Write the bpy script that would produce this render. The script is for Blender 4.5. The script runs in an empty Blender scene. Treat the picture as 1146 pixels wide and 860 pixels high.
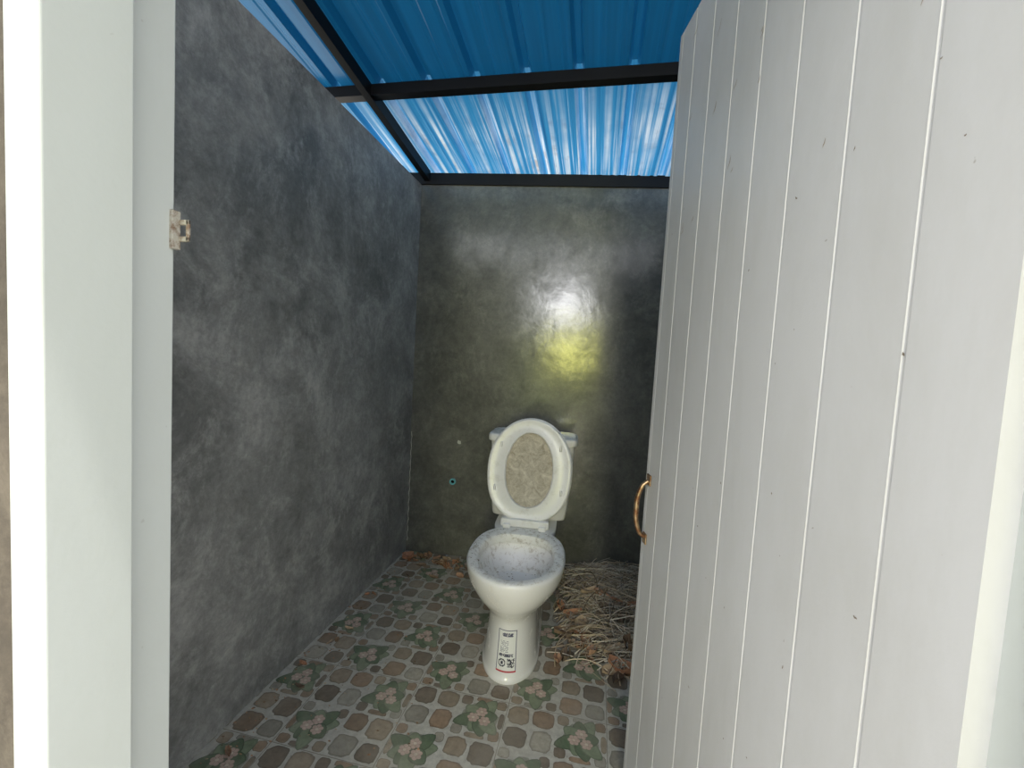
import bpy, math, random, bmesh
from mathutils import Vector, Matrix
random.seed(7)
S = bpy.context.scene
COL = S.collection

# ------------------------------------------------------------ helpers
def link(o, parent=None):
    COL.objects.link(o)
    if parent: o.parent = parent
    return o

def mesh_obj(name, verts, faces, mat=None, parent=None, smooth=False, cols=None, fcols=None, auto=None):
    me = bpy.data.meshes.new(name)
    me.from_pydata([tuple(v) for v in verts], [], faces)
    me.update()
    if cols is not None:
        a = me.color_attributes.new("Col", 'FLOAT_COLOR', 'POINT')
        for i, c in enumerate(cols): a.data[i].color = (c[0], c[1], c[2], 1)
    if fcols is not None:
        a = me.color_attributes.new("Col", 'FLOAT_COLOR', 'CORNER')
        for p in me.polygons:
            for li in p.loop_indices:
                c = fcols[p.index]; a.data[li].color = (c[0], c[1], c[2], 1)
    if smooth:
        for p in me.polygons: p.use_smooth = True
    if auto is not None:
        me.set_sharp_from_angle(angle=math.radians(auto))
    o = bpy.data.objects.new(name, me)
    if mat: me.materials.append(mat)
    return link(o, parent)

def boxdata(x0, x1, y0, y1, z0, z1):
    v = [(x0,y0,z0),(x1,y0,z0),(x1,y1,z0),(x0,y1,z0),(x0,y0,z1),(x1,y0,z1),(x1,y1,z1),(x0,y1,z1)]
    f = [(0,3,2,1),(4,5,6,7),(0,1,5,4),(1,2,6,5),(2,3,7,6),(3,0,4,7)]
    return v, f

def boxes(name, lst, mat, parent=None, bevel=0):
    V, F = [], []
    for b in lst:
        v, f = boxdata(*b); n = len(V)
        V += v; F += [tuple(i+n for i in q) for q in f]
    o = mesh_obj(name, V, F, mat, parent)
    if bevel:
        m = o.modifiers.new("bev", 'BEVEL'); m.width = bevel; m.segments = 3
    return o

def empty(name, loc=(0,0,0), rz=0):
    e = bpy.data.objects.new(name, None); e.location = loc; e.rotation_euler = (0,0,rz)
    e.empty_display_size = 0.1
    return link(e)

class M:
    def __init__(s, name, rough=0.5, spec=0.5, color=(0.5,0.5,0.5)):
        s.m = bpy.data.materials.new(name); s.m.use_nodes = True
        s.t = s.m.node_tree; s.n = s.t.nodes; s.b = s.n["Principled BSDF"]
        s.b.inputs["Roughness"].default_value = rough
        s.b.inputs["Specular IOR Level"].default_value = spec
        s.b.inputs["Base Color"].default_value = (*color, 1)
        s.co = s.n.new("ShaderNodeTexCoord").outputs["Object"]
    def l(s, a, b): s.t.links.new(a, b)
    def map(s, scale=(1,1,1), rot=(0,0,0), loc=(0,0,0)):
        m = s.n.new("ShaderNodeMapping"); s.l(s.co, m.inputs[0])
        m.inputs["Scale"].default_value = scale; m.inputs["Rotation"].default_value = rot
        m.inputs["Location"].default_value = loc
        return m.outputs[0]
    def axis(s, k, a, b):      # 0..1 ramp of an object coordinate between a and b
        x = s.n.new("ShaderNodeSeparateXYZ"); s.l(s.co, x.inputs[0])
        r = s.n.new("ShaderNodeMapRange"); s.l(x.outputs[k], r.inputs[0])
        r.inputs[1].default_value = a; r.inputs[2].default_value = b
        return r.outputs[0]
    def noise(s, scale, detail=5, rough=0.6, dist=0, vec=None):
        n = s.n.new("ShaderNodeTexNoise"); s.l(vec or s.co, n.inputs["Vector"])
        n.inputs["Scale"].default_value = scale; n.inputs["Detail"].default_value = detail
        n.inputs["Roughness"].default_value = rough; n.inputs["Distortion"].default_value = dist
        return n.outputs["Fac"]
    def ramp(s, fac, stops):
        r = s.n.new("ShaderNodeValToRGB"); s.l(fac, r.inputs[0]); e = r.color_ramp.elements
        while len(e) < len(stops): e.new(0.5)
        for i, (p, c) in enumerate(stops):
            e[i].position = p
            c = (c, c, c) if isinstance(c, (int, float)) else c
            e[i].color = (*c, 1)
        return r.outputs[0]
    def mix(s, fac, a, b, mode='MIX'):
        n = s.n.new("ShaderNodeMix"); n.data_type = 'RGBA'; n.blend_type = mode
        for sock, v in ((n.inputs[0], fac), (n.inputs[6], a), (n.inputs[7], b)):
            if isinstance(v, bpy.types.NodeSocket): s.l(v, sock)
            elif isinstance(v, tuple): sock.default_value = (*v, 1)
            else: sock.default_value = v
        return n.outputs[2]
    def vcol(s):
        n = s.n.new("ShaderNodeVertexColor"); n.layer_name = "Col"; return n.outputs[0]
    def base(s, x): s.l(x, s.b.inputs["Base Color"])
    def rough(s, x): s.l(x, s.b.inputs["Roughness"])
    def bump(s, h, strength=0.2, dist=0.01, sock="Normal"):
        b = s.n.new("ShaderNodeBump"); s.l(h, b.inputs["Height"])
        b.inputs["Strength"].default_value = strength; b.inputs["Distance"].default_value = dist
        s.l(b.outputs[0], s.b.inputs[sock])

# ------------------------------------------------------------ materials
def cement(name, dark, light, patch, rlo, rhi, seed, coat=0.0, bump=0.3, k=1.0):
    m = M(name)
    v = m.map(loc=(seed, seed*1.7, seed*0.3))
    big = m.noise(1.3, 5, 0.6, 0.3, v)
    mid = m.noise(3.2, 10, 0.74, 0.3, v)
    mid2 = m.noise(6.0, 11, 0.80, 0.35, m.map(loc=(seed+4, seed, 2), scale=(1,1,0.85)))
    fine = m.noise(45, 6, 0.75, 0.2, v)
    c = m.ramp(big, [(0.34, dark), (0.64, light)])
    c = m.mix(m.ramp(mid, [(0.42, 0.0), (0.68, 0.8*k)]), c, patch)
    c = m.mix(m.ramp(mid2, [(0.50, 0.0), (0.66, 0.7*k)]), c, tuple(x*1.2 for x in patch))
    c = m.mix(m.ramp(mid2, [(0.32, 0.6*k), (0.48, 0.0)]), c, tuple(x*0.6 for x in dark))
    c = m.mix(0.35, c, m.ramp(fine, [(0.3, 0.22), (0.7, 0.82)]), 'OVERLAY')
    m.base(c)
    m.rough(m.ramp(mid, [(0.3, rlo), (0.7, rhi)]))
    m.bump(m.noise(6, 8, 0.62, 0.6, v), bump, 0.012)
    if coat:
        m.l(m.ramp(mid2, [(0.38, coat*0.45), (0.54, coat)]), m.b.inputs["Coat Weight"])
        m.b.inputs["Coat Roughness"].default_value = 0.19
        m.b.inputs["Coat IOR"].default_value = 1.8
        m.bump(m.noise(6, 5, 0.6, 0.4, v), 0.13, 0.01, "Coat Normal")
    return m.m
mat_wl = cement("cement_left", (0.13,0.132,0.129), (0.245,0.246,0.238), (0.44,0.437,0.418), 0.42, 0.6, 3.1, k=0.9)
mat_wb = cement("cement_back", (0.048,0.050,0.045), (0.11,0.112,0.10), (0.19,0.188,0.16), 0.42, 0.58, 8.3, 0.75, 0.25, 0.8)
mat_ext = cement("exterior_render", (0.05,0.04,0.03), (0.09,0.07,0.055), (0.13,0.11,0.085), 0.8, 0.9, 1.3)

def pvc(name, col, dirt=0.4, speck=0.5):
    m = M(name, 0.38, 0.4)
    v = m.map(scale=(1,1,0.3))
    st = m.noise(5, 7, 0.7, 0.2, v)
    sp = m.noise(70, 2, 0.5, 0.0)
    c = m.mix(m.ramp(st, [(0.42, 0.0), (0.8, dirt)]), col, (col[0]*0.75, col[1]*0.74, col[2]*0.69))
    c = m.mix(m.ramp(sp, [(0.755, 0.0), (0.78, speck)]), c, (0.2,0.16,0.12))
    m.base(c); m.bump(m.noise(160, 2, 0.5), 0.08, 0.002)
    return m.m
mat_door = pvc("pvc_door", (0.61,0.61,0.62), 0.55)
mat_frame = pvc("pvc_frame", (0.51,0.54,0.525), 0.3, 0.2)
mat_black = M("black_painted_steel", 0.5, 0.25, (0.005,0.005,0.006)).m

def roofmat(name, col, glare_streak, trans):
    m = M(name, 0.28, 0.5)
    v = m.map(scale=(30, 0.35, 0.0))
    st = m.noise(1.3, 4, 0.6, 0.05, v)
    if glare_streak:  # reflected outdoors painted into the colour: pale streaks, strongest near the back beam
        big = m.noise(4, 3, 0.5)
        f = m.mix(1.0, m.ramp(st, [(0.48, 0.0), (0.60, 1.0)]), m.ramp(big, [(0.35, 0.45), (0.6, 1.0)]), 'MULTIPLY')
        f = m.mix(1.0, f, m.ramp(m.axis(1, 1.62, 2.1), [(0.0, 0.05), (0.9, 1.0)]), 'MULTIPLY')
        cc = m.mix(m.ramp(m.noise(7, 4, 0.6, 0.3), [(0.54, 0.0), (0.66, 0.6)]), glare_streak, (0.50,0.36,0.30))  # pinkish blotches of the same painted reflection
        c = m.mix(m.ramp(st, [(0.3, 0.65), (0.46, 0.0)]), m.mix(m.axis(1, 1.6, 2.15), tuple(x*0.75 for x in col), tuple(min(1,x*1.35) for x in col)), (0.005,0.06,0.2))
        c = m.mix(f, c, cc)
    else:
        c = m.mix(m.ramp(st, [(0.35,0.0),(0.65,0.45)]), col, tuple(x*0.5 for x in col))
    m.base(c)
    tr = m.n.new("ShaderNodeBsdfTranslucent"); m.l(c, tr.inputs[0])
    mx = m.n.new("ShaderNodeMixShader"); mx.inputs[0].default_value = trans
    out = m.n["Material Output"]
    m.l(m.b.outputs[0], mx.inputs[1]); m.l(tr.outputs[0], mx.inputs[2]); m.l(mx.outputs[0], out.inputs[0])
    return m.m
mat_roof = roofmat("blue_roof_sheet", (0.008,0.125,0.30), None, 0.11)
mat_roof2 = roofmat("blue_roof_sheet_painted_glare", (0.03,0.21,0.42), (0.82,0.86,0.88), 0.25)  # rear sheets carry a bright reflection in their colour

def vmat(name, rough, spec, nscale=60, var=0.35, bump=0.1):
    m = M(name, rough, spec)
    c = m.mix(var, m.vcol(), m.ramp(m.noise(nscale, 5, 0.7), [(0.3, 0.15), (0.7, 0.85)]), 'OVERLAY')
    m.base(c)
    if bump: m.bump(m.noise(nscale*2, 4, 0.6), bump, 0.003)
    return m
mt = vmat("floor_tile_print", 0.42, 0.35, 45, 0.35, 0.08)
dust = mt.ramp(mt.noise(3.5, 7, 0.7, 0.5), [(0.38, 0.05), (0.75, 0.5)])
cc = mt.mix(dust, mt.b.inputs["Base Color"].links[0].from_socket, (0.50,0.45,0.37))
cc = mt.mix(mt.ramp(mt.noise(60, 5, 0.8), [(0.60, 0.0), (0.70, 0.6)]), cc, (0.15,0.12,0.09))
mt.base(cc)
mat_tile = mt.m
mat_straw = vmat("dry_straw", 0.85, 0.2, 90, 0.3, 0).m
mat_leaf = vmat("dry_leaf", 0.8, 0.2, 70, 0.5, 0.1).m
mat_label = vmat("paper_label", 0.4, 0.4, 10, 0.05, 0).m

m = M("white_ceramic", 0.12, 0.6)
d = m.noise(14, 7, 0.75, 0.3)
c = m.mix(m.ramp(d, [(0.54, 0.0), (0.74, 0.45)]), (0.84,0.83,0.82), (0.42,0.37,0.28))
m.base(c); m.rough(m.ramp(d, [(0.45, 0.1), (0.7, 0.45)])); mat_cer = m.m
m = M("dirty_ceramic_rim", 0.42, 0.4)
d = m.noise(42, 8, 0.8, 0.5)
c = m.mix(m.ramp(d, [(0.51, 0.0), (0.64, 0.65)]), (0.88,0.865,0.83), (0.34,0.27,0.18))
m.base(c); mat_cer2 = m.m
m = M("white_seat_plastic", 0.28, 0.5)
d = m.noise(20, 7, 0.75)
c = m.mix(m.ramp(d, [(0.52, 0.0), (0.75, 0.45)]), (0.86,0.85,0.85), (0.45,0.41,0.33))
m.base(c); mat_seat = m.m
m = M("dusty_lid_inside", 0.8, 0.2)
d = m.noise(30, 9, 0.82, 0.6)
c = m.ramp(d, [(0.3, (0.28,0.24,0.18)), (0.5, (0.52,0.47,0.39)), (0.68, (0.76,0.71,0.62))])
m.base(c); mat_lidin = m.m
m = M("toilet_water", 0.03, 0.6, (0.55,0.57,0.54)); mat_water = m.m
m = M("rusty_brass", 0.35, 0.5)
m.base(m.ramp(m.noise(60, 5, 0.7), [(0.4, (0.45,0.33,0.2)), (0.6, (0.22,0.1,0.05))]))
m.b.inputs["Metallic"].default_value = 0.8; mat_brass = m.m
m = M("grimy_latch_plastic", 0.5, 0.4)
m.base(m.ramp(m.noise(120, 5, 0.7), [(0.45, (0.40,0.38,0.33)), (0.62, (0.18,0.12,0.08))])); mat_latch = m.m
mat_teal = M("pvc_pipe_blue", 0.4, 0.5, (0.15,0.48,0.56)).m
mat_hole = M("pipe_bore", 0.9, 0.1, (0.01,0.01,0.01)).m
mat_screw = M("screw_steel", 0.4, 0.5, (0.03,0.03,0.03)).m
mat_putty = M("putty_white", 0.8, 0.3, (0.5,0.5,0.45)).m
m = M("ground_soil", 0.95, 0.1)
m.base(m.ramp(m.noise(3, 8, 0.7), [(0.3, (0.32,0.29,0.23)), (0.7, (0.50,0.47,0.41))])); mat_ground = m.m
m = M("foliage", 0.7, 0.2)
m.base(m.ramp(m.noise(9, 8, 0.8), [(0.35, (0.02,0.05,0.01)), (0.5, (0.10,0.17,0.03)), (0.66, (0.30,0.36,0.07))])); mat_fol = m.m

# ------------------------------------------------------------ layout (metres, floor z=0)
CZ = 1.12
XL = -0.99          # inner face of left wall
WT = 2.01           # wall top
XR = 0.62
YF0, YF1 = 0.285, 0.385   # front wall
def yback(x): return 2.20 + 0.086*(x - XL)

boxes("wall_left", [(XL-0.10, XL, 0.285, 2.32, -0.05, WT)], mat_wl)
boxes("wall_right", [(XR, XR+0.10, 0.285, 2.5, -0.05, WT)], mat_wl)
def slab(name, x0, x1, th, z0, z1, mat):
    v = [(x0,yback(x0),z0),(x1,yback(x1),z0),(x1,yback(x1)+th,z0),(x0,yback(x0)+th,z0)]
    v += [(a,b,z1) for a,b,_ in v]
    return mesh_obj(name, v, [(0,3,2,1),(4,5,6,7),(0,1,5,4),(1,2,6,5),(2,3,7,6),(3,0,4,7)], mat)
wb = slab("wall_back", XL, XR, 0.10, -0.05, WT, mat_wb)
FX0, FX1 = -0.487, 0.36     # outer limits of frame
FT = 1.97
boxes("wall_front", [(XL, FX0, YF0, YF1, -0.05, WT), (FX1, XR, YF0, YF1, -0.05, WT), (FX0, FX1, YF0, YF1, FT, WT)], mat_ext)

boxes("door_frame", [(-0.487,-0.448,0.27,0.341,-0.03,1.97), (-0.487,-0.468,0.341,0.398,-0.03,1.97),
                     (0.322,0.36,0.27,0.398,-0.03,1.97), 
                     (-0.448,0.322,0.27,0.341,1.925,1.97), (-0.468,0.322,0.341,0.398,1.94,1.97)], mat_frame, bevel=0.002)

lk = empty("latch_keeper", (-0.466, 0.398, 1.238))
boxes("plate", [(-0.004,0.002,-0.006,0.004,-0.021,0.021)], mat_latch, lk, 0.001)
boxes("hasp", [(0.001,0.015,0.001,0.0045,0.006,0.012),(0.001,0.015,0.001,0.0045,-0.012,-0.006),(0.011,0.015,0.001,0.0045,-0.012,0.012)], mat_latch, lk, 0.0012)

# ------------------------------------------------------------ ceiling (corrugated roof sheets)
def roofz(y): return 2.075 + 0.12*(2.2 - y)
def rib_profile(x0, x1, period=0.19):
    pts = []; x = x0
    while x < x1:
        for dx, dz in ((0,0),(0.050,0),(0.056,0.003),(0.066,0.003),(0.072,0),(0.112,0),(0.118,0.003),(0.128,0.003),(0.134,0),(0.150,0),(0.160,0.030),(0.180,0.030)):
            pts.append((x+dx, dz))
        x += period
    return pts
prof = rib_profile(-1.45, 1.05)
ys = [-0.05, 0.7, 1.60, 2.0, 2.55]
V = []; F = []
for y in ys:
    for x, dz in prof: V.append((x, y, roofz(y)+dz))
n = len(prof)
fm = []
for j in range(len(ys)-1):
    for i in range(n-1):
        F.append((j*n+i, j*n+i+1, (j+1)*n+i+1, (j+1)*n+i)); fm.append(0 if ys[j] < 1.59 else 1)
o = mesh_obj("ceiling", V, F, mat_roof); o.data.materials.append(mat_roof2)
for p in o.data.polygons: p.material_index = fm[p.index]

rf = empty("roof_frame")
def beam_along_y(name, x, w, h, y0, y1):
    v = []
    for y in (y0, y1):
        z = roofz(y) - 0.001
        v += [(x-w/2,y,z-h),(x+w/2,y,z-h),(x+w/2,y,z),(x-w/2,y,z)]
    mesh_obj(name, v, [(0,1,2,3),(7,6,5,4),(0,4,5,1),(1,5,6,2),(2,6,7,3),(3,7,4,0)], mat_black, rf)
beam_along_y("rafter_1", -0.955, 0.03, 0.05, 0.05, 2.19)
beam_along_y("rafter_2", 0.60, 0.03, 0.05, 0.05, 2.25)
zp = roofz(1.60)
boxes("purlin_1", [(-1.35, 1.0, 1.58, 1.62, zp-0.042, zp-0.001)], mat_black, rf)
zp = roofz(0.7)
boxes("purlin_2", [(-1.35, 1.0, 0.68, 0.72, zp-0.042, zp-0.003)], mat_black, rf)
v = []
for x in (-1.09, 0.72):
    y = yback(x)-0.012
    v += [(x,y,2.01),(x,y+0.06,2.01),(x,y+0.06,2.068),(x,y,2.068)]
mesh_obj("wall_plate", v, [(3,2,1,0),(4,5,6,7),(0,1,5,4),(1,2,6,5),(2,3,7,6),(3,0,4,7)], mat_black, rf)

# ------------------------------------------------------------ floor with printed tiles
V, F, C = [], [], []
GROUT = (0.52,0.50,0.44)
def addpoly(pts, z, cin, cout, inner=0.8):
    n0 = len(V); cx = sum(p[0] for p in pts)/len(pts); cy = sum(p[1] for p in pts)/len(pts)
    V.append((cx,cy,z)); C.append(cin)
    for p in pts: 
        V.append((cx+(p[0]-cx)*inner, cy+(p[1]-cy)*inner, z)); C.append(cin)
    for p in pts: V.append((p[0],p[1],z)); C.append(cout)
    k = len(pts)
    for i in range(k):
        j = (i+1) % k
        F.append((n0, n0+1+i, n0+1+j)); F.append((n0+1+i, n0+1+k+i, n0+1+k+j, n0+1+j))
X0, X1, Y0, Y1 = XL, XR, 0.385, 2.40
V += [(X0,Y0,0),(X1,Y0,0),(X1,Y1,0),(X0,Y1,0)]; F.append((0,1,2,3)); C += [GROUT]*4
rs = random.Random(3)
P = 0.31
stones = [
 (.515,.02,.755,.24,0),(.785,.02,.985,.21,1),(.515,.28,.72,.485,3),(.75,.25,.985,.485,2),
 (.02,.515,.25,.73,1),(.28,.515,.485,.75,0),(.02,.765,.235,.985,2),(.265,.785,.485,.985,3),
 (.01,.01,.13,.11,3),(.38,.01,.49,.12,2),(.01,.38,.12,.49,0),(.39,.38,.49,.49,1),(.15,.005,.35,.06,1),(.005,.15,.06,.35,3),
 (.51,.51,.62,.62,1),(.88,.51,.99,.63,0),(.51,.87,.63,.99,2),(.88,.88,.99,.99,3),(.66,.94,.84,.995,0),(.65,.505,.85,.56,3),(.94,.66,.995,.84,2)]
SC = [(0.29,0.195,0.125),(0.34,0.31,0.25),(0.17,0.13,0.092),(0.32,0.25,0.175)]
rp = random.Random(11)
jit = [[rp.uniform(0.92,1.05) for _ in range(24)] for _ in stones]
def clip(p): return (min(max(p[0],X0+.001),X1-.001), min(max(p[1],Y0+.001),Y1-.001))
OX, OY = -0.13 - P*0.25, 1.387 - P*0.25
for i in range(-4, 4):
    for j in range(-5, 5):
        ox, oy = OX+i*P, OY+j*P
        if ox > X1 or ox+P < X0 or oy > Y1 or oy+P < Y0: continue
        for k,(a,b,c_,d_,ci) in enumerate(stones):
            cx, cy, hx, hy = (a+c_)/2, (b+d_)/2, (c_-a)/2, (d_-b)/2
            pts = []
            for t in range(24):
                th = 2*math.pi*t/24; e = 0.62
                px = abs(math.cos(th))**e*math.copysign(1,math.cos(th))*hx*jit[k][t]
                py = abs(math.sin(th))**e*math.copysign(1,math.sin(th))*hy*jit[k][t]
                pts.append((ox+P*(cx+px), oy+P*(cy+py)))
            if all(not (X0 < p[0] < X1 and Y0 < p[1] < Y1) for p in pts): continue
            pts = [clip(p) for p in pts]
            f = rs.uniform(0.8,1.2); c0 = tuple(x*f for x in SC[(ci+(i*3+j)%2)%4])
            addpoly(pts, 0.0006, c0, tuple(x*0.55 for x in c0))
        for fx, fy, r0 in ((.25,.25,0.3),(.75,.75,1.1)):
            x, y = ox+P*fx, oy+P*fy
            if not (X0+.05 < x < X1-.05 and Y0+.05 < y < Y1-.05): continue
            pts = [(x+0.056*math.cos(t*.2618)*rs.uniform(.85,1.1), y+0.056*math.sin(t*.2618)*rs.uniform(.85,1.1)) for t in range(24)]
            addpoly([clip(p) for p in pts], 0.0008, (0.17,0.185,0.13), (0.27,0.27,0.22), 0.6)
            for q in range(8):      # leaves
                an = r0 + q*2*math.pi/8 + 0.2*math.sin(q*5); L = 0.068 + 0.014*math.sin(q*2.3+r0)
                pts = []
                for t in range(12):
                    th = 2*math.pi*t/12
                    lx = L*0.55 + L*0.48*math.cos(th); ly = 0.021*math.sin(th)*(1.15-0.4*math.cos(th))
                    pts.append((x+lx*math.cos(an)-ly*math.sin(an), y+lx*math.sin(an)+ly*math.cos(an)))
                g = (0.105,0.155,0.085) if q % 2 else (0.21,0.26,0.16)
                addpoly([clip(p) for p in pts], 0.0011+q*0.00003, g, tuple(v_*0.5 for v_ in g))
            for bl, (bx, by) in enumerate(((-0.019,-0.006),(0.018,-0.012),(0.002,0.019))):
                for ring, (rad, cnt, sz, pc) in enumerate(((0.0112,6,0.0080,(0.58,0.42,0.34)),(0,1,0.006,(0.70,0.58,0.47)))):
                    for q in range(cnt):
                        an = r0*2 + q*2*math.pi/cnt + ring + bl
                        px, py = x+bx+rad*math.cos(an), y+by+rad*math.sin(an)
                        pts = [(px+sz*math.cos(2*math.pi*t/10), py+sz*0.85*math.sin(2*math.pi*t/10)) for t in range(10)]
                        addpoly(pts, 0.0015+bl*0.0002+ring*0.0001+q*0.00001, pc, tuple(v_*0.5 for v_ in pc))
jc = (0.25,0.23,0.19)
def strip(xa,ya,xb,yb):
    n0 = len(V); V.extend([(xa,ya,0.0003),(xb,ya,0.0003),(xb,yb,0.0003),(xa,yb,0.0003)]); C.extend([jc]*4); F.append((n0,n0+1,n0+2,n0+3))
for i in range(-4,5):
    x = OX+i*P
    if X0 < x < X1: strip(x-.0012,Y0,x+.0012,Y1)
for j in range(-5,6):
    y = OY+j*P
    if Y0 < y < Y1: strip(X0,y-.0012,X1,y+.0012)
mesh_obj("floor", V, F, mat_tile, cols=C)
boxes("floor_slab", [(XL-0.1, XR+0.1, 0.27, 2.6, -0.12, -0.002)], mat_ext)
boxes("ground", [(-8, 8, -12, 10, -0.3, -0.12)], mat_ground)
# hedge across the yard, facing the doorway
V,F=[],[]; rh=random.Random(4); NXh,NZh=120,36
for j in range(NZh+1):
    for i in range(NXh+1):
        x=-8+16*i/NXh; t=j/NZh
        top=1.75+0.35*math.sin(x*1.1)+0.2*math.sin(x*2.7+1)
        ang=math.pi*t
        V.append((x+rh.uniform(-.08,.08), -6.6+0.75*math.cos(ang) + rh.uniform(-.10,.10), -0.15+(top+0.15)*max(0,math.sin(ang))**0.6+rh.uniform(-.08,.08)*math.sin(ang)))
for j in range(NZh):
    for i in range(NXh):
        a=j*(NXh+1)+i; F.append((a,a+1,a+NXh+2,a+NXh+1))
mesh_obj("hedge", V, F, mat_fol)

# ------------------------------------------------------------ door (hinged right, swung inward)
H = Vector((0.302, 0.385)); FE = Vector((0.137, 1.117))
dw = (FE-H).length
dang = math.atan2(FE.y-H.y, FE.x-H.x)
door = empty("door_1", (H.x, H.y, 0), dang)
gro = [dw-s for s in (0.09,0.18,0.275,0.365,0.46,0.56,0.66)]
pts = [(0.004,0.0),]
for g in sorted(gro):
    pts += [(g-0.003,0.0),(g-0.0008,-0.0011),(g+0.0008,-0.0011),(g+0.002,0.0001),(g+0.004,0.0)]
pts += [(dw-0.020,0.0),(dw-0.0185,-0.0015),(dw-0.017,0.0),(dw-0.002,0.0),(dw,-0.002)]
pts += [(dw,-0.033),(dw-0.002,-0.035)]
for g in sorted(gro, reverse=True):
    pts += [(g+0.002,-0.035),(g,-0.0335),(g-0.002,-0.035)]
pts += [(0.0,-0.035)]
n = len(pts); zb, ztp = 0.012, 1.90
V = [(x,y,zb) for x,y in pts] + [(x,y,ztp) for x,y in pts]
F = [(i,(i+1)%n,(i+1)%n+n,i+n) for i in range(n)] + [tuple(range(n-1,-1,-1))[::-1], tuple(range(n,2*n))[::-1]]
leaf = mesh_obj("leaf", V, F, mat_door, door)
bm = bmesh.new(); bm.from_mesh(leaf.data); bmesh.ops.recalc_face_normals(bm, faces=bm.faces); bm.to_mesh(leaf.data); bm.free()
def tube(name, path, r, mat, parent, sides=10):
    V, F = [], []
    rr = r if isinstance(r, list) else [r]*len(path)
    for k, p in enumerate(path):
        p = Vector(p); a = Vector(path[max(k-1,0)]); b = Vector(path[min(k+1,len(path)-1)])
        t = (b-a).normalized(); u = t.orthogonal().normalized() if k == 0 else (u - t*u.dot(t)).normalized()
        w = t.cross(u)
        for s in range(sides):
            th = 2*math.pi*s/sides
            V.append(p + (u*math.cos(th)+w*math.sin(th))*rr[k])
    for k in range(len(path)-1):
        for s in range(sides):
            s2 = (s+1)%sides
            F.append((k*sides+s, k*sides+s2, (k+1)*sides+s2, (k+1)*sides+s))
    F.append(tuple(range(sides))[::-1]); F.append(tuple(range((len(path)-1)*sides, len(path)*sides)))
    return mesh_obj(name, V, F, mat, parent, smooth=True, auto=50)
hx = dw-0.028; hz = 0.765
path = []
for k in range(17):
    t = k/16; zz = hz-0.07+0.14*t; yy = 0.004+0.024*min(1, (math.sin(math.pi*t))**0.5*1.05)
    path.append((hx, yy, zz))
tube("handle_grip", path, [0.005+0.0015*math.sin(math.pi*k/16) for k in range(17)], mat_brass, door)
boxes("handle_plate_top", [(hx-0.012,hx+0.012,0,0.004,hz+0.060,hz+0.087)], mat_brass, door, 0.003)
boxes("handle_plate_bottom", [(hx-0.012,hx+0.012,0,0.004,hz-0.087,hz-0.060)], mat_brass, door, 0.003)
V,F,Cc=[],[],[]
rk=random.Random(9)
def scuff(x,z,L,w,ang,col):
    n0=len(V); k=6
    for q in range(k+1):
        t=q/k-0.5; ww=w*(1-4*t*t)*rk.uniform(.6,1.2)+0.0002
        cx=x+math.cos(ang)*L*t; cz=z+math.sin(ang)*L*t+0.1*L*math.sin(q*1.3)
        V.append((cx-math.sin(ang)*ww,0.0006,cz+math.cos(ang)*ww)); V.append((cx+math.sin(ang)*ww,0.0006,cz-math.cos(ang)*ww)); Cc.extend([col]*2)
    for q in range(k): F.append((n0+2*q,n0+2*q+1,n0+2*q+3,n0+2*q+2))
for q in range(22): scuff(rk.uniform(0.1,dw-0.03), rk.uniform(1.40,1.88), rk.uniform(0.008,0.03), rk.uniform(0.0004,0.0011), rk.uniform(1.9,2.5), (0.33,0.26,0.19))
for q in range(30): scuff(rk.uniform(0.05,dw-0.03), rk.uniform(0.2,1.85), rk.uniform(0.002,0.006), rk.uniform(0.0005,0.0012), rk.uniform(0,3), (0.22,0.18,0.14))
mesh_obj("scuff_marks", V, F, mat_label, door, cols=Cc)
sc = empty("jamb_screws", (0.322, 0.365, 0))
for k, z in enumerate((0.62, 0.745, 0.89)):
    tube("screw_%d" % (k+1), [(0.002,0,z),(-0.002,0,z),(-0.003,0,z)], [0.0025,0.0025,0.001], mat_screw, sc)

# ------------------------------------------------------------ toilet
TY = 1.763; TX = -0.262
T = empty("toilet", (TX, TY, 0), math.radians(3))
def sgn(v, e): return math.copysign(abs(v)**e, v)
def egg(t, hw, yf, yb, y0, eb=0.75, ef=1.0):
    s, c_ = math.sin(t), math.cos(t)
    if c_ >= 0: return (hw*sgn(s,ef), y0 + (yf-y0)*sgn(c_,ef))
    return (hw*sgn(s,eb), y0 - (yb-y0)*sgn(c_,eb))
def interp(secs, per=5):
    out = []
    n = len(secs)
    for i in range(n-1):
        p0, p1, p2, p3 = secs[max(i-1,0)], secs[i], secs[i+1], secs[min(i+2,n-1)]
        for k in range(per):
            t = k/per; row = []
            for a,b,c_,d_ in zip(p0,p1,p2,p3):
                row.append(0.5*((2*b)+(-a+c_)*t+(2*a-5*b+4*c_-d_)*t*t+(-a+3*b-3*c_+d_)*t**3))
            out.append(tuple(row))
    out.append(secs[-1]); return out
def loft(name, secs, mat, parent, N=56, eb=0.75, ef=1.0, cap0=True, cap1=True, auto=None):
    V, F = [], []
    for (z,hw,yf,yb,y0) in secs:
        for k in range(N):
            x, y = egg(2*math.pi*k/N, hw, yf, yb, y0, eb, ef); V.append((x,y,z))
    for j in range(len(secs)-1):
        for k in range(N):
            k2 = (k+1)%N; F.append((j*N+k, (j+1)*N+k, (j+1)*N+k2, j*N+k2))
    if cap0: F.append(tuple(range(N)))
    if cap1: F.append(tuple(range((len(secs)-1)*N, len(secs)*N))[::-1])
    o = mesh_obj(name, V, F, mat, parent, smooth=True)
    bm = bmesh.new(); bm.from_mesh(o.data); bmesh.ops.recalc_face_normals(bm, faces=bm.faces); bm.to_mesh(o.data); bm.free()
    if auto: o.data.set_sharp_from_angle(angle=math.radians(auto))
    return o
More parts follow.
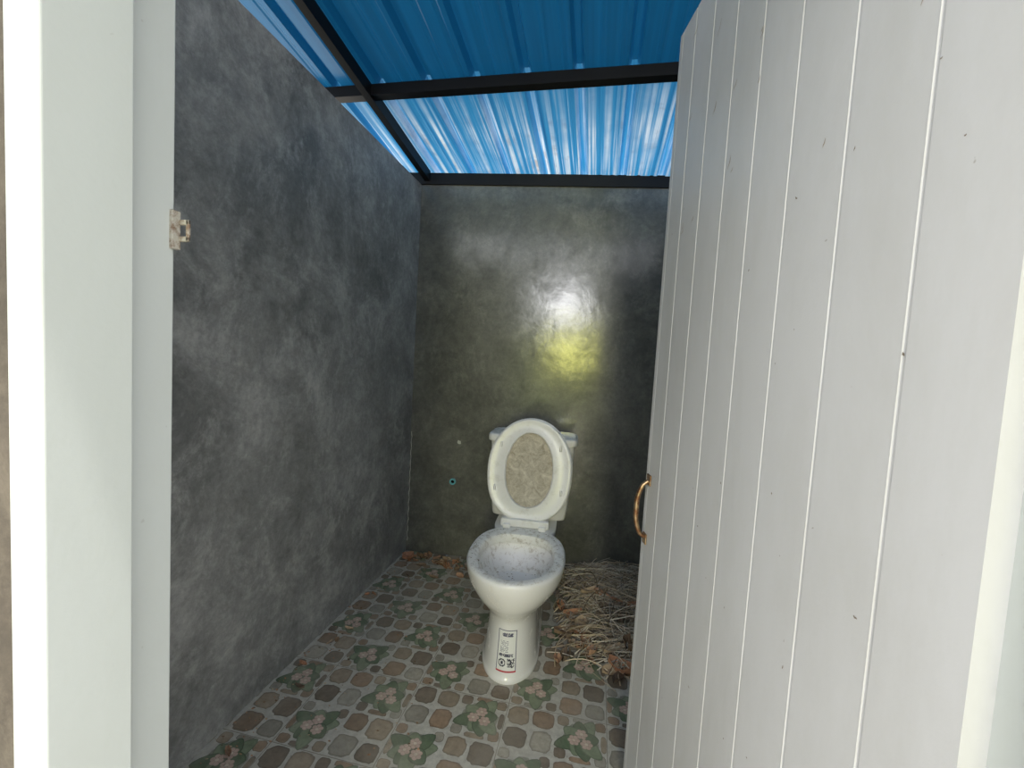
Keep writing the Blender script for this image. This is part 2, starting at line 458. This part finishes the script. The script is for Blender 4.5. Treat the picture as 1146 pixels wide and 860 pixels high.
outer = interp([
 (0.000,.105,-.382,.22,-.22),(0.012,.105,-.382,.22,-.22),(0.03,.099,-.375,.21,-.22),(0.09,.093,-.368,.20,-.22),
 (0.17,.088,-.364,.19,-.21),(0.215,.095,-.372,.17,-.21),(0.25,.120,-.397,.14,-.21),(0.285,.148,-.426,.10,-.21),
 (0.325,.170,-.446,.06,-.22),(0.36,.180,-.458,.03,-.22),(0.382,.182,-.461,.02,-.22),(0.391,.177,-.456,.018,-.22)], 5)
loft("bowl", outer, mat_cer, T, cap1=False)
inner = interp([(0.391,.177,-.456,.018,-.22),(0.394,.168,-.447,.010,-.22),(0.393,.148,-.428,-.045,-.24),(0.386,.140,-.420,-.055,-.24),(0.362,.138,-.418,-.058,-.24),
 (0.352,.143,-.422,-.055,-.24),(0.30,.122,-.39,-.08,-.24),(0.25,.092,-.34,-.11,-.23),(0.20,.055,-.28,-.15,-.22),(0.17,.03,-.25,-.18,-.21)], 4)
loft("bowl_inside", inner, mat_cer2, T, cap0=False)
loft("water", [(0.245,.085,-.330,-.118,-.225),(0.2455,.084,-.329,-.119,-.225)], mat_water, T, cap0=False)
loft("deck", interp([(0.24,.10,-.08,.30,.1),(0.30,.115,-.06,.325,.1),(0.34,.13,-.05,.335,.1),(0.385,.135,-.045,.335,.1),(0.392,.130,-.04,.33,.1)],4), mat_cer, T, eb=0.5, ef=0.6)
loft("trapway", interp([(0,.102,-.2,.25,0),(0.1,.092,-.2,.25,0),(0.26,.10,-.18,.28,0)],4), mat_cer, T, eb=0.6, ef=0.6)
loft("tank", interp([(0.392,.165,.150,.315,.235),(0.40,.172,.145,.32,.235),(0.5,.182,.142,.325,.235),(0.72,.193,.137,.33,.235),(0.735,.193,.137,.33,.235)],4), mat_cer, T, eb=0.28, ef=0.28)
loft("tank_lid", interp([(0.733,.200,.130,.337,.235),(0.738,.205,.125,.34,.235),(0.758,.205,.125,.34,.235),(0.768,.198,.132,.335,.235),(0.771,.17,.15,.32,.235)],4), mat_cer, T, eb=0.3, ef=0.3)
loft("flush_button", interp([(0.770,.022,.213,.257,.235),(0.776,.022,.213,.257,.235),(0.778,.018,.217,.253,.235)],2), mat_brass, T)
tilt = math.radians(11.5)
def tl(x, u, w):
    return (x, 0.045 + u*math.sin(tilt) - w*math.cos(tilt), 0.405 + u*math.cos(tilt) + w*math.sin(tilt))
def segg(t, hw, ub, ut, uc, eb=0.7):
    s, c_ = math.sin(t), math.cos(t)
    if c_ >= 0: return (hw*s, uc+(ut-uc)*c_)
    return (hw*sgn(s,eb), uc-(uc-ub)*sgn(-c_,eb))
def ringloft(name, loops, mat, closed=False, capf=False):
    N = 64; V, F = [], []
    for (hw,ub,ut,uc,eb,w) in loops:
        for k in range(N):
            x,u = segg(2*math.pi*k/N, hw, ub, ut, uc, eb); V.append(tl(x,u,w))
    L = len(loops)
    for j in range(L if closed else L-1):
        j2 = (j+1)%L
        for k in range(N):
            k2=(k+1)%N; F.append((j*N+k,j2*N+k,j2*N+k2,j*N+k2))
    if capf:
        F.append(tuple(range(N))); F.append(tuple(range((L-1)*N,L*N)))
    o = mesh_obj(name, V, F, mat, T, smooth=True)
    bm = bmesh.new(); bm.from_mesh(o.data); bmesh.ops.recalc_face_normals(bm, faces=bm.faces); bm.to_mesh(o.data); bm.free()
    o.data.set_sharp_from_angle(angle=math.radians(55))
    return o
oi = (0.103,0.068,0.388,0.225,0.92)
def lerp(a,b,t): return a+(b-a)*t
O = (0.186,0.008,0.452,0.235,0.80)
def L_(t, w): return tuple(lerp(a,b,t) for a,b in zip(O, oi)) + (w,)
ringloft("seat", [L_(0,0.012),L_(0.03,0.019),L_(0.10,0.022),L_(0.2,0.020),L_(0.5,0.017),L_(0.82,0.020),L_(0.94,0.022),L_(1.0,0.017),L_(1.0,0.004),L_(0.95,0.0),L_(0.05,0.0),L_(0,0.005)], mat_seat, closed=True)
ringloft("lid", [(0.150,.05,.42,.235,.8,-0.0015),(0.180,.014,.448,.235,.8,-0.0015),(0.188,.006,.456,.235,.8,-0.003),(0.189,.005,.457,.235,.8,-0.010),(0.180,.014,.448,.235,.8,-0.018),(0.12,.07,.40,.235,.8,-0.023)], mat_seat, capf=True)
ringloft("lid_dust", [(0.120,.055,.40,.225,.9,0.0005),(0.120,.055,.40,.225,.9,-0.001)], mat_lidin, capf=True)
def softbox(name, x0,x1,y0,y1,z0,z1, mat, par, bev=0.004):
    return boxes(name, [(x0,x1,y0,y1,z0,z1)], mat, par, bev)
softbox("hinge_bar", -0.105,0.105,0.012,0.058,0.393,0.428, mat_seat, T, 0.008)
softbox("hinge_cap_left", -0.092,-0.060,-0.004,0.05,0.391,0.410, mat_seat, T, 0.005)
softbox("hinge_cap_right", 0.060,0.092,-0.004,0.05,0.391,0.410, mat_seat, T, 0.005)
for k,(x,u) in enumerate(((-0.145,0.14),(0.145,0.14),(-0.132,0.33),(0.132,0.33))):
    a = tl(x,u-0.012,0.021); b = tl(x,u+0.012,0.021)
    tube("bumper_%d"%(k+1), [a, tuple((p+q)/2 for p,q in zip(a,b)), b], [0.005,0.006,0.005], mat_seat, T, 8)
def outer_at(z):
    for a,b in zip(outer[:-1], outer[1:]):
        if a[0] <= z <= b[0] and b[0] > a[0]:
            t=(z-a[0])/(b[0]-a[0]); return tuple(lerp(p,q,t) for p,q in zip(a,b))
    return outer[-1]
NX, NZ = 26, 56
V,F,FC=[],[],[]
rq=random.Random(5)
for j in range(NZ+1):
    z = 0.038+0.145*j/NZ; s = outer_at(z)
    for i in range(NX+1):
        t = -0.36 + 0.72*i/NX + 0.02
        x,y = egg(t, s[1]+0.0015, s[2]-0.0015, s[3], s[4]); V.append((x,y,z))
for j in range(NZ):
    for i in range(NX):
        F.append((j*(NX+1)+i, j*(NX+1)+i+1, (j+1)*(NX+1)+i+1, (j+1)*(NX+1)+i))
        c=(0.78,0.78,0.76); ink=(0.04,0.04,0.06); red=(0.45,0.03,0.05)
        if j<2: c=red
        elif i in (0,NX-1) or j==NZ-1: c=(0.12,0.12,0.2)
        elif 6<=j<18 and 14<=i<24: c = ink if rq.random()<0.6 else c
        elif 6<=j<18 and 3<=i<12:
            r=math.hypot(i-7,j-11.5); c = ink if (3.6<r<5.2 or r<2) else c
        elif 20<=j<24 and 3<=i<22 and rq.random()<0.8: c=(0.1,0.1,0.14)
        elif 26<=j<42 and j%2==0 and 4<=i<15 and rq.random()<0.6: c=(0.3,0.3,0.35)
        elif 47<=j<52 and 6<=i<21 and rq.random()<0.8: c=(0.08,0.08,0.14)
        FC.append(c)
mesh_obj("label", V, F, mat_label, T, fcols=FC)
V,F,C=[],[],[]
def chip(x,y,z,s,col,rot,flat=0.3):
    n0=len(V); k=5
    for q in range(k):
        th=rot+2*math.pi*q/k; r=s*random.uniform(0.5,1.1)
        V.append((x+r*math.cos(th), y+r*math.sin(th)*0.6, z+random.uniform(0,s*flat))); C.append(col)
    F.append(tuple(range(n0,n0+k)))
for q in range(130):
    t=random.uniform(0,2*math.pi); f=random.uniform(0.150,0.172)/0.178
    x,y=egg(t,.178*f,-.456*f-0.02*(1-f),-.01,-.22)
    chip(x,y,0.3955,random.uniform(0.0015,0.0045),random.choice([(0.2,0.13,0.07),(0.3,0.24,0.15),(0.12,0.09,0.06)]),random.uniform(0,6))
for q in range(30):
    t=random.uniform(0,2*math.pi); f=random.random()**.5
    x,y=egg(t,.08*f,-.225-0.1*f,-.225+0.1*f,-.225)
    chip(x,y,0.2465,random.uniform(0.003,0.008),random.choice([(0.3,0.26,0.18),(0.45,0.42,0.33)]),random.uniform(0,6),0.1)
mesh_obj("bowl_debris", V, F, mat_leaf, T, cols=C)

# ------------------------------------------------------------ straw pile and leaves
TT=[(0.58,0.48,0.34),(0.48,0.39,0.27),(0.34,0.27,0.19),(0.66,0.59,0.46),(0.21,0.165,0.12),(0.50,0.45,0.37)]
def strand(V,F,C,p,ang,L,r,z0,zh,bend,col):
    P_=[]; seg=5
    for k in range(seg+1):
        t=k/seg-0.5; a=ang+bend*t
        x=p[0]+math.cos(a)*L*t; y=p[1]+math.sin(a)*L*t
        if abs(x+0.262)<0.135 and 1.36<y<2.12: return False
        x=min(max(x,XL+0.01),XR-0.01); y=min(y,yback(x)-0.01)
        P_.append((x,y,z0+zh*(t+0.5)+0.012*math.sin((t+0.5)*math.pi),a))
    n0=len(V)
    for x,y,z,a in P_:
        nx,ny=-math.sin(a),math.cos(a)
        for (da,dz) in ((-1,0),(1,0),(0,1.2)):
            V.append((x+nx*da*r, y+ny*da*r, max(z+dz*r,0.002))); C.append(col)
    for k in range(seg):
        for s in range(3):
            s2=(s+1)%3; F.append((n0+k*3+s,n0+k*3+s2,n0+k*3+3+s2,n0+k*3+3+s))
    return True
def hpile(x,y):
    d=((x-0.26)/0.42)**2+((y-1.98)/0.44)**2
    return 0.085*max(0,1-d)**0.7
LC=[(0.36,0.22,0.14),(0.46,0.28,0.18),(0.28,0.19,0.12),(0.52,0.39,0.26),(0.19,0.14,0.10),(0.50,0.26,0.15)]
def leafmesh(x,y,z,L,W,ang,curl,col):
    n0=len(V); R,Q=7,5
    ca,sa=math.cos(ang),math.sin(ang); tx=random.uniform(-0.4,0.4)
    for i in range(R):
        t=i/(R-1); w=W*math.sin(math.pi*(0.06+0.88*t))**0.8
        for j in range(Q):
            s=j/(Q-1)*2-1
            lx=(t-0.5)*L; ly=s*w; lz=curl*(s*s)*W*1.3+curl*0.6*L*(t-0.5)**2+0.002+tx*ly+0.4*abs(tx)*W
            V.append((x+lx*ca-ly*sa, y+lx*sa+ly*ca, max(z+lz,0.002))); k=0.75+0.25*abs(s); C.append(tuple(v*k for v in col))
    for i in range(R-1):
        for j in range(Q-1):
            a=n0+i*Q+j; F.append((a,a+1,a+Q+1,a+Q))
V,F,C=[],[],[]
cnt=0
while cnt<1700:
    x=random.uniform(-0.12,XR-0.03); y=random.uniform(1.50,2.3)
    h=hpile(x,y)
    if h<0.004 and random.random()<0.85: continue
    if strand(V,F,C,(x,y),random.gauss(0.2,0.9),random.uniform(0.06,0.28),random.uniform(0.0009,0.0026),0.003+h*random.uniform(0.1,1.1),random.uniform(-0.01,0.03),random.uniform(-0.8,0.8),random.choice(TT)): cnt+=1
for q in range(60):
    x=random.uniform(-0.09,0.40); y=random.triangular(1.48,2.0,1.56)
    leafmesh(x,y,hpile(x,y)*0.95+0.002,random.uniform(0.035,0.09),random.uniform(0.012,0.026),random.uniform(0,6.3),random.uniform(0.3,1),random.choice(LC))
mesh_obj("straw_pile", V, F, mat_straw, cols=C)
V,F,C=[],[],[]
random.seed(21)
for q in range(50):
    x=random.uniform(-0.95,-0.45); y=2.17-abs(random.gauss(0,0.07))
    leafmesh(x,y,0,random.uniform(0.02,0.055),random.uniform(0.007,0.015),random.uniform(0,6.3),random.uniform(0.3,1),random.choice(LC))
for q in range(10):
    x=XL+0.03+abs(random.gauss(0,0.05)); y=random.uniform(0.8,2.1)
    leafmesh(x,y,0,random.uniform(0.02,0.04),random.uniform(0.005,0.010),random.uniform(0,6.3),random.uniform(0.3,1),random.choice(LC))
leafmesh(-0.93,2.10,0,0.06,0.022,0.5,1.0,(0.42,0.22,0.14))
for q in range(520):
    if q%3==0: x=random.uniform(-0.97,-0.42); y=random.uniform(0.9,2.2)
    elif q%3==1: x=random.uniform(-0.95,-0.42); y=2.18-abs(random.gauss(0,0.12))
    else: x=XL+abs(random.gauss(0,0.05))+0.01; y=random.uniform(0.6,2.15)
    chip(x,y,0.003,random.uniform(0.002,0.007),random.choice(LC),random.uniform(0,6),0.6)
mesh_obj("dry_leaves", V, F, mat_leaf, cols=C)

# ------------------------------------------------------------ wall details
px=-0.74; pz=0.42
pp=empty("water_pipe_stub",(px,yback(px),pz),math.radians(4.9))
def ringtube(name,r0,r1,y0,y1,mat,par,N=24):
    V=[];F=[]
    for (r,y) in ((r0,y1),(r0,y0),(r1,y0),(r1,y1)):
        for k in range(N): V.append((r*math.cos(2*math.pi*k/N),y,r*math.sin(2*math.pi*k/N)))
    for j in range(3):
        for k in range(N):
            k2=(k+1)%N; F.append((j*N+k,j*N+k2,(j+1)*N+k2,(j+1)*N+k))
    return mesh_obj(name,V,F,mat,par,smooth=True,auto=40)
ringtube("pipe",0.017,0.010,-0.012,0.004,mat_teal,pp)
ringtube("bore",0.0102,0.0002,-0.004,0.003,mat_hole,pp)
V,F=[],[]
for k in range(9):
    th=2*math.pi*k/9; r=0.012*random.uniform(0.6,1.2); V.append((r*math.cos(th),-0.002,r*1.1*math.sin(th)))
F.append(tuple(range(9)))
o=mesh_obj("putty_patch",V,F,mat_putty); o.location=(-0.715,yback(-0.715)-0.001,0.64); o.rotation_euler=(0,0,math.radians(4.9))
V,F=[],[]
for k in range(41):
    z=0.06+0.62*k/40; xx=XL+0.004+0.002*math.sin(k*1.7); w_=0.0045*(0.4+0.6*abs(math.sin(k*0.9+1)))
    V+= [(xx,yback(xx)-0.0015,z),(xx+w_,yback(xx+w_)-0.0015,z)]
for k in range(40): F.append((2*k,2*k+1,2*k+3,2*k+2))
mesh_obj("corner_filler",V,F,mat_putty,wb)

# ------------------------------------------------------------ lights & world
def light(name,type_,loc,energy,color,**kw):
    l=bpy.data.lights.new(name,type_); l.energy=energy; l.color=color
    for k,v in kw.items(): setattr(l,k,v)
    o=bpy.data.objects.new(name,l); o.location=loc; link(o); return o
sun=light("sun",'SUN',(0,-3,6),5.5,(1.0,0.96,0.9),angle=math.radians(1.0))
to_sun=Vector((0.075,-0.25,0.96)).normalized()
sun.rotation_euler=to_sun.to_track_quat('Z','Y').to_euler()
light("added_glint_white",'POINT',(0.32,-4.0,2.20),150,(0.95,0.95,1.0),shadow_soft_size=0.32)  # added lamp behind the camera, makes the white glint on the back wall
light("added_glint_yellow",'POINT',(0.50,-4.0,1.34),135,(0.90,0.88,0.16),shadow_soft_size=0.36)  # added lamp too, for the yellow lower half of the glint

w=bpy.data.worlds.new("sky"); S.world=w; w.use_nodes=True
bg=w.node_tree.nodes["Background"]; bg.inputs[0].default_value=(0.95,0.97,1.0,1); bg.inputs[1].default_value=2.6

# ------------------------------------------------------------ camera
cam=bpy.data.cameras.new("camera"); cam.sensor_width=36; cam.lens=480/1146*36; cam.clip_start=0.01
co=bpy.data.objects.new("camera",cam); link(co)
Yc=Vector((97,24.3,-480)).normalized(); Zc=Vector((450,7680,480)).normalized()
Xc=Yc.cross(Zc).normalized(); Zc=Xc.cross(Yc).normalized()
R=Matrix((Xc,Yc,Zc)).to_4x4()
co.matrix_world=Matrix.Translation((0,0,CZ)) @ R
S.camera=co
S.view_settings.view_transform='Standard'
S.view_settings.look='None'
